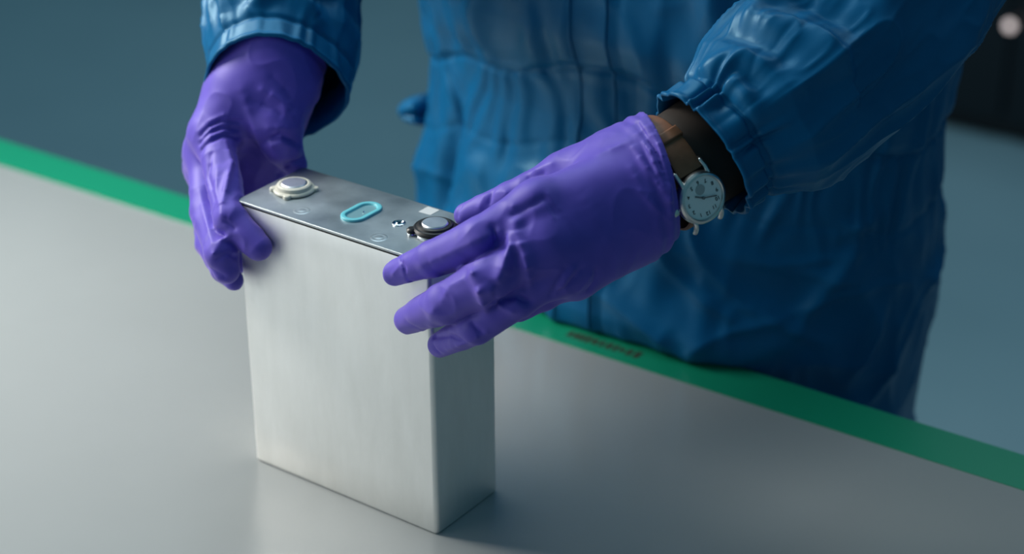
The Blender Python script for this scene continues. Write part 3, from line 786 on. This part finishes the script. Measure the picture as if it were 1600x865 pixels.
#RCR
RCR = [
 ([(-0.1373,-0.0090,0.2298),(-0.1343,-0.0026,0.2360),(-0.1296,0.0035,0.2389),(-0.1211,0.0116,0.2373)], .0015, -.0016), ([(-0.1366,-0.0116,0.2251),(-0.1318,-0.0056,0.2324),(-0.1277,0.0010,0.2345),(-0.1220,0.0107,0.2316)], .0015, -.0016), ([(-0.1331,-0.0143,0.2212),(-0.1278,-0.0090,0.2283),(-0.1239,-0.0014,0.2305),(-0.1213,0.0094,0.2260)], .0015, -.0015),
 ([(-0.1363,-0.0103,0.2277),(-0.1325,-0.0035,0.2344),(-0.1278,0.0033,0.2366),(-0.1213,0.0115,0.2344)], .0014, .0012), ([(-0.1343,-0.0129,0.2233),(-0.1296,-0.0069,0.2305),(-0.1255,0.0004,0.2324),(-0.1219,0.0104,0.2289)], .0014, .0012), ([(-0.1406,-0.0080,0.2316),(-0.1356,-0.0011,0.2381),(-0.1285,0.0059,0.2422),(-0.1203,0.0123,0.2401)], .0016, .0010),
 ([(-0.1203,-0.0030,0.2271),(-0.1133,-0.0080,0.2229),(-0.1063,-0.0128,0.2187),(-0.1006,-0.0211,0.2157),(-0.0949,-0.0293,0.2128),(-0.0898,-0.0367,0.2096),(-0.0844,-0.0447,0.2057),(-0.0802,-0.0514,0.2011)], .0022, .0026), ([(-0.1214,-0.0162,0.2228),(-0.1180,-0.0222,0.2174),(-0.1148,-0.0279,0.2119),(-0.1044,-0.0353,0.2084),(-0.0939,-0.0428,0.2051)], .0016, -.0016), ([(-0.1093,-0.0230,0.2177),(-0.1029,-0.0308,0.2131),(-0.0967,-0.0383,0.2084),(-0.0860,-0.0462,0.2047),(-0.0776,-0.0518,0.1996)], .0016, .0012), ([(-0.1186,0.0048,0.2210),(-0.1120,-0.0019,0.2178),(-0.1048,-0.0092,0.2149),(-0.0974,-0.0166,0.2123),(-0.0905,-0.0236,0.2094)], .0018, .0010),
 ([(-0.1049,0.0319,0.2671),(-0.0969,0.0353,0.2589),(-0.0936,0.0352,0.2530),(-0.0910,0.0357,0.2468)], .0030, -.0016), ([(-0.1130,0.0186,0.2530),(-0.1059,0.0218,0.2508),(-0.0987,0.0247,0.2486),(-0.0937,0.0260,0.2449),(-0.0895,0.0282,0.2406)], .0030, -.0016), ([(-0.1040,0.0172,0.2246),(-0.0964,0.0188,0.2283),(-0.0909,0.0224,0.2308),(-0.0875,0.0274,0.2264),(-0.0854,0.0340,0.2210)], .0022, -.0024), ([(-0.1130,0.0404,0.1895),(-0.0883,0.0243,0.2097),(-0.0850,0.0352,0.2101)], .0018, -.0020),
 ([(-0.1084,0.0246,0.2597),(-0.1023,0.0274,0.2559),(-0.0965,0.0304,0.2520),(-0.0924,0.0307,0.2472),(-0.0891,0.0319,0.2419)], .0026, .0018), ([(-0.1063,0.0197,0.2180),(-0.0965,0.0187,0.2231),(-0.0910,0.0220,0.2257),(-0.0869,0.0257,0.2221),(-0.0845,0.0313,0.2174)], .0024, .0020), ([(-0.1202,0.0167,0.2595),(-0.1171,0.0162,0.2532),(-0.1144,0.0161,0.2466),(-0.1118,0.0161,0.2399),(-0.1087,0.0159,0.2331),(-0.1067,0.0170,0.2255),(-0.1070,0.0204,0.2166),(-0.1153,0.0321,0.2027)], .0045, .0014), ([(-0.0984,0.0181,0.2357),(-0.0931,0.0214,0.2358),(-0.0890,0.0259,0.2353),(-0.0868,0.0325,0.2336)], .0025, .0012),
 ([(-0.0761,-0.0653,0.1788),(-0.0761,-0.0573,0.1852),(-0.0729,-0.0531,0.1873)], .0018, .0020), ([(-0.0739,-0.0655,0.1753),(-0.0695,-0.0594,0.1784),(-0.0679,-0.0524,0.1732)], .0016, -.0014), ([(-0.0761,-0.0523,0.1979),(-0.0695,-0.0511,0.1940)], .0016, -.0016), ([(-0.0797,-0.0653,0.1664),(-0.0703,-0.0633,0.1626)], .0016, -.0016),
 ([(-0.1240,-0.0275,0.1974),(-0.1141,-0.0350,0.1931),(-0.1028,-0.0439,0.1898),(-0.0917,-0.0526,0.1866),(-0.0804,-0.0616,0.1838)], .0018, .0014),
]
glove('glove', lambda P: hand_sdf(P, RF, RPALM, R_CUT, RCR), (-.225, -.085, .11), (-.03, .145, .32), 'violet nitrile glove gripping the end with the cream terminal')

# dark tube for sleeve shade, and wristwatch on the left wrist -----------------------------------------------
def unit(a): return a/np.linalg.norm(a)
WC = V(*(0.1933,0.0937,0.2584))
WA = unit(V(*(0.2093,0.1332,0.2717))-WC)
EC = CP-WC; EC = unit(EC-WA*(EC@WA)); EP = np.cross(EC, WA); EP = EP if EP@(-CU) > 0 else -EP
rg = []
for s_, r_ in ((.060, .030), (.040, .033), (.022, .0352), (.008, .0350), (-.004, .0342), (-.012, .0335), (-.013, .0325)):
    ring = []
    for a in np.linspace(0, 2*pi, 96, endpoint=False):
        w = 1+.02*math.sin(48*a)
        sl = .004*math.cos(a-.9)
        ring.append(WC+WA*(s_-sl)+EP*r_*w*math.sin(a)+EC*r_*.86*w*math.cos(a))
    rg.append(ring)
shade_tube = loft('wrist_shade', np.array(rg), MAT['wrist_shade'], cov)  # added tube, its dark colour stands in for shade under the sleeve
shade_tube['label'] = 'dark tube standing in for sleeve shade on the wrist, behind the watch strap'

PHI = math.radians(26)
wc = V(*(0.2192,0.0653,0.2490))
wn = unit(EC*math.cos(PHI)+EP*math.sin(PHI)); w12 = unit(EP-wn*(EP@wn)); w3 = unit(np.cross(w12, wn))
if w3@WA > 0: w3 = -w3
wx = w3; wy = np.cross(wn, wx)
WM = Matrix(((wx[0], wy[0], wn[0], wc[0]), (wx[1], wy[1], wn[1], wc[1]), (wx[2], wy[2], wn[2], wc[2]), (0, 0, 0, 1)))
watch = tag(empty('wristwatch', tuple(wc)), 'steel wristwatch with white dial and brown leather strap on the gloved worker', 'wristwatch')
lathe('case', [(0, -.006), (.0145, -.006), (.0165, -.004), (.0172, -.001), (.0168, .0015), (.0158, .0030), (.0146, .0034), (.0140, .0028), (.0136, .0016)], MAT['watch_steel'], watch, 64, WM)
dial = lathe('dial', [(.0137, .0014), (.0137, .0017), (0, .0017)], MAT['dial'], watch, 64, WM)
def flat_box(name, x0, y0, x1, y1, z0, z1, mat, parent, ang=0, M0=WM):
    bm = bmesh.new(); q = bmesh.ops.create_cube(bm, size=1)['verts']
    for v in q: v.co = Vector((x0+(v.co.x+.5)*(x1-x0), y0+(v.co.y+.5)*(y1-y0), z0+(v.co.z+.5)*(z1-z0)))
    bmesh.ops.transform(bm, matrix=M0 @ Matrix.Rotation(ang, 4, 'Z'), verts=bm.verts[:])
    return bm_obj(name, bm, mat, parent)
# numerals, 12 on +wy side
for k in range(1, 13):
    a = pi/2-2*pi*k/12
    cu = bpy.data.curves.new('numeral', 'FONT'); cu.body = str(k); cu.size = .0036; cu.align_x = 'CENTER'; cu.align_y = 'CENTER'; cu.extrude = .0001
    to = bpy.data.objects.new('tmp', cu); COL.objects.link(to)
    me = bpy.data.meshes.new_from_object(to.evaluated_get(bpy.context.evaluated_depsgraph_get()))
    bpy.data.objects.remove(to)
    me.transform(WM @ T((.0108*math.cos(a), .0108*math.sin(a), .0019)))
    me.materials.clear()
    link('numeral', me, MAT['ink'], dial, False)
sub = lathe('seconds_subdial', [(.0034, .0017), (.0034, .0020), (0, .0020)], MAT['subdial'], dial, 32, WM @ T((0, -.0058, 0)))
flat_box('hour_hand', -.0005, -.001, .0005, .0062, .0021, .0023, MAT['hands'], watch, math.radians(-125))
flat_box('minute_hand', -.0004, -.001, .0004, .0098, .0024, .0026, MAT['hands'], watch, math.radians(70))
lathe('hand_cap', [(.0010, .0020), (.0010, .0029), (0, .0030)], MAT['hands'], watch, 16, WM)
crM = WM @ T((.0170, 0, -.001)) @ Matrix.Rotation(pi/2, 4, 'Y')
lathe('crown', [(.0012, 0), (.0012, .0015), (.0026, .0016), (.0028, .0022), (.0028, .0048), (.0024, .0054), (0, .0055)], MAT['watch_steel'], watch, 24, crM)
for sy in (-1, 1):
    for sx in (-1, 1):
        rr = []
        for t in np.linspace(0, 1, 8):
            c = Vector((sx*.0100, sy*(.0120+.0098*t), .0005-.0055*t*t))
            rr.append([tuple(WM @ (c+Vector((math.cos(a)*.0015, math.sin(a)*.0006, math.sin(a)*.0018)))) for a in np.linspace(0, 2*pi, 10, endpoint=False)])
        loft('lug', np.array(rr), MAT['watch_steel'], watch, True, True)
# strap: closed band round the wrist, passing under the case
ax_off = (wc-WC)@WA
rr = []
a_w = math.asin(max(-1, min(1, ((wc-WC)@EP)/.0370)))
for a in np.linspace(a_w+.50, a_w+2*pi-.50, 110):
    out = EP*math.sin(a)*.0352+EC*math.cos(a)*.0302
    nn = unit(EP*math.sin(a)/.0352+EC*math.cos(a)/.0302)
    c = WC+WA*ax_off+out
    hw = .0088
    rr.append([c+WA*x+nn*z for x, z in ((-hw, 0), (-hw, .0014), (-hw+.0012, .0022), (hw-.0012, .0022), (hw, .0014), (hw, 0))])
strap = loft('strap', np.array(rr), MAT['leather'], watch, True, True)
smooth_by_angle(strap, 40)
# keeper loop on the strap
rr = []
for a in np.linspace(-.62, -.42, 8):
    out = EP*math.sin(a)*.0362+EC*math.cos(a)*.0312; nn = unit(out)
    c = WC+WA*ax_off+out
    rr.append([c+WA*x+nn*z for x, z in ((-.0096, 0), (-.0096, .0026), (.0096, .0026), (.0096, 0))])
loft('keeper', np.array(rr), MAT['leather'], strap, True, True)
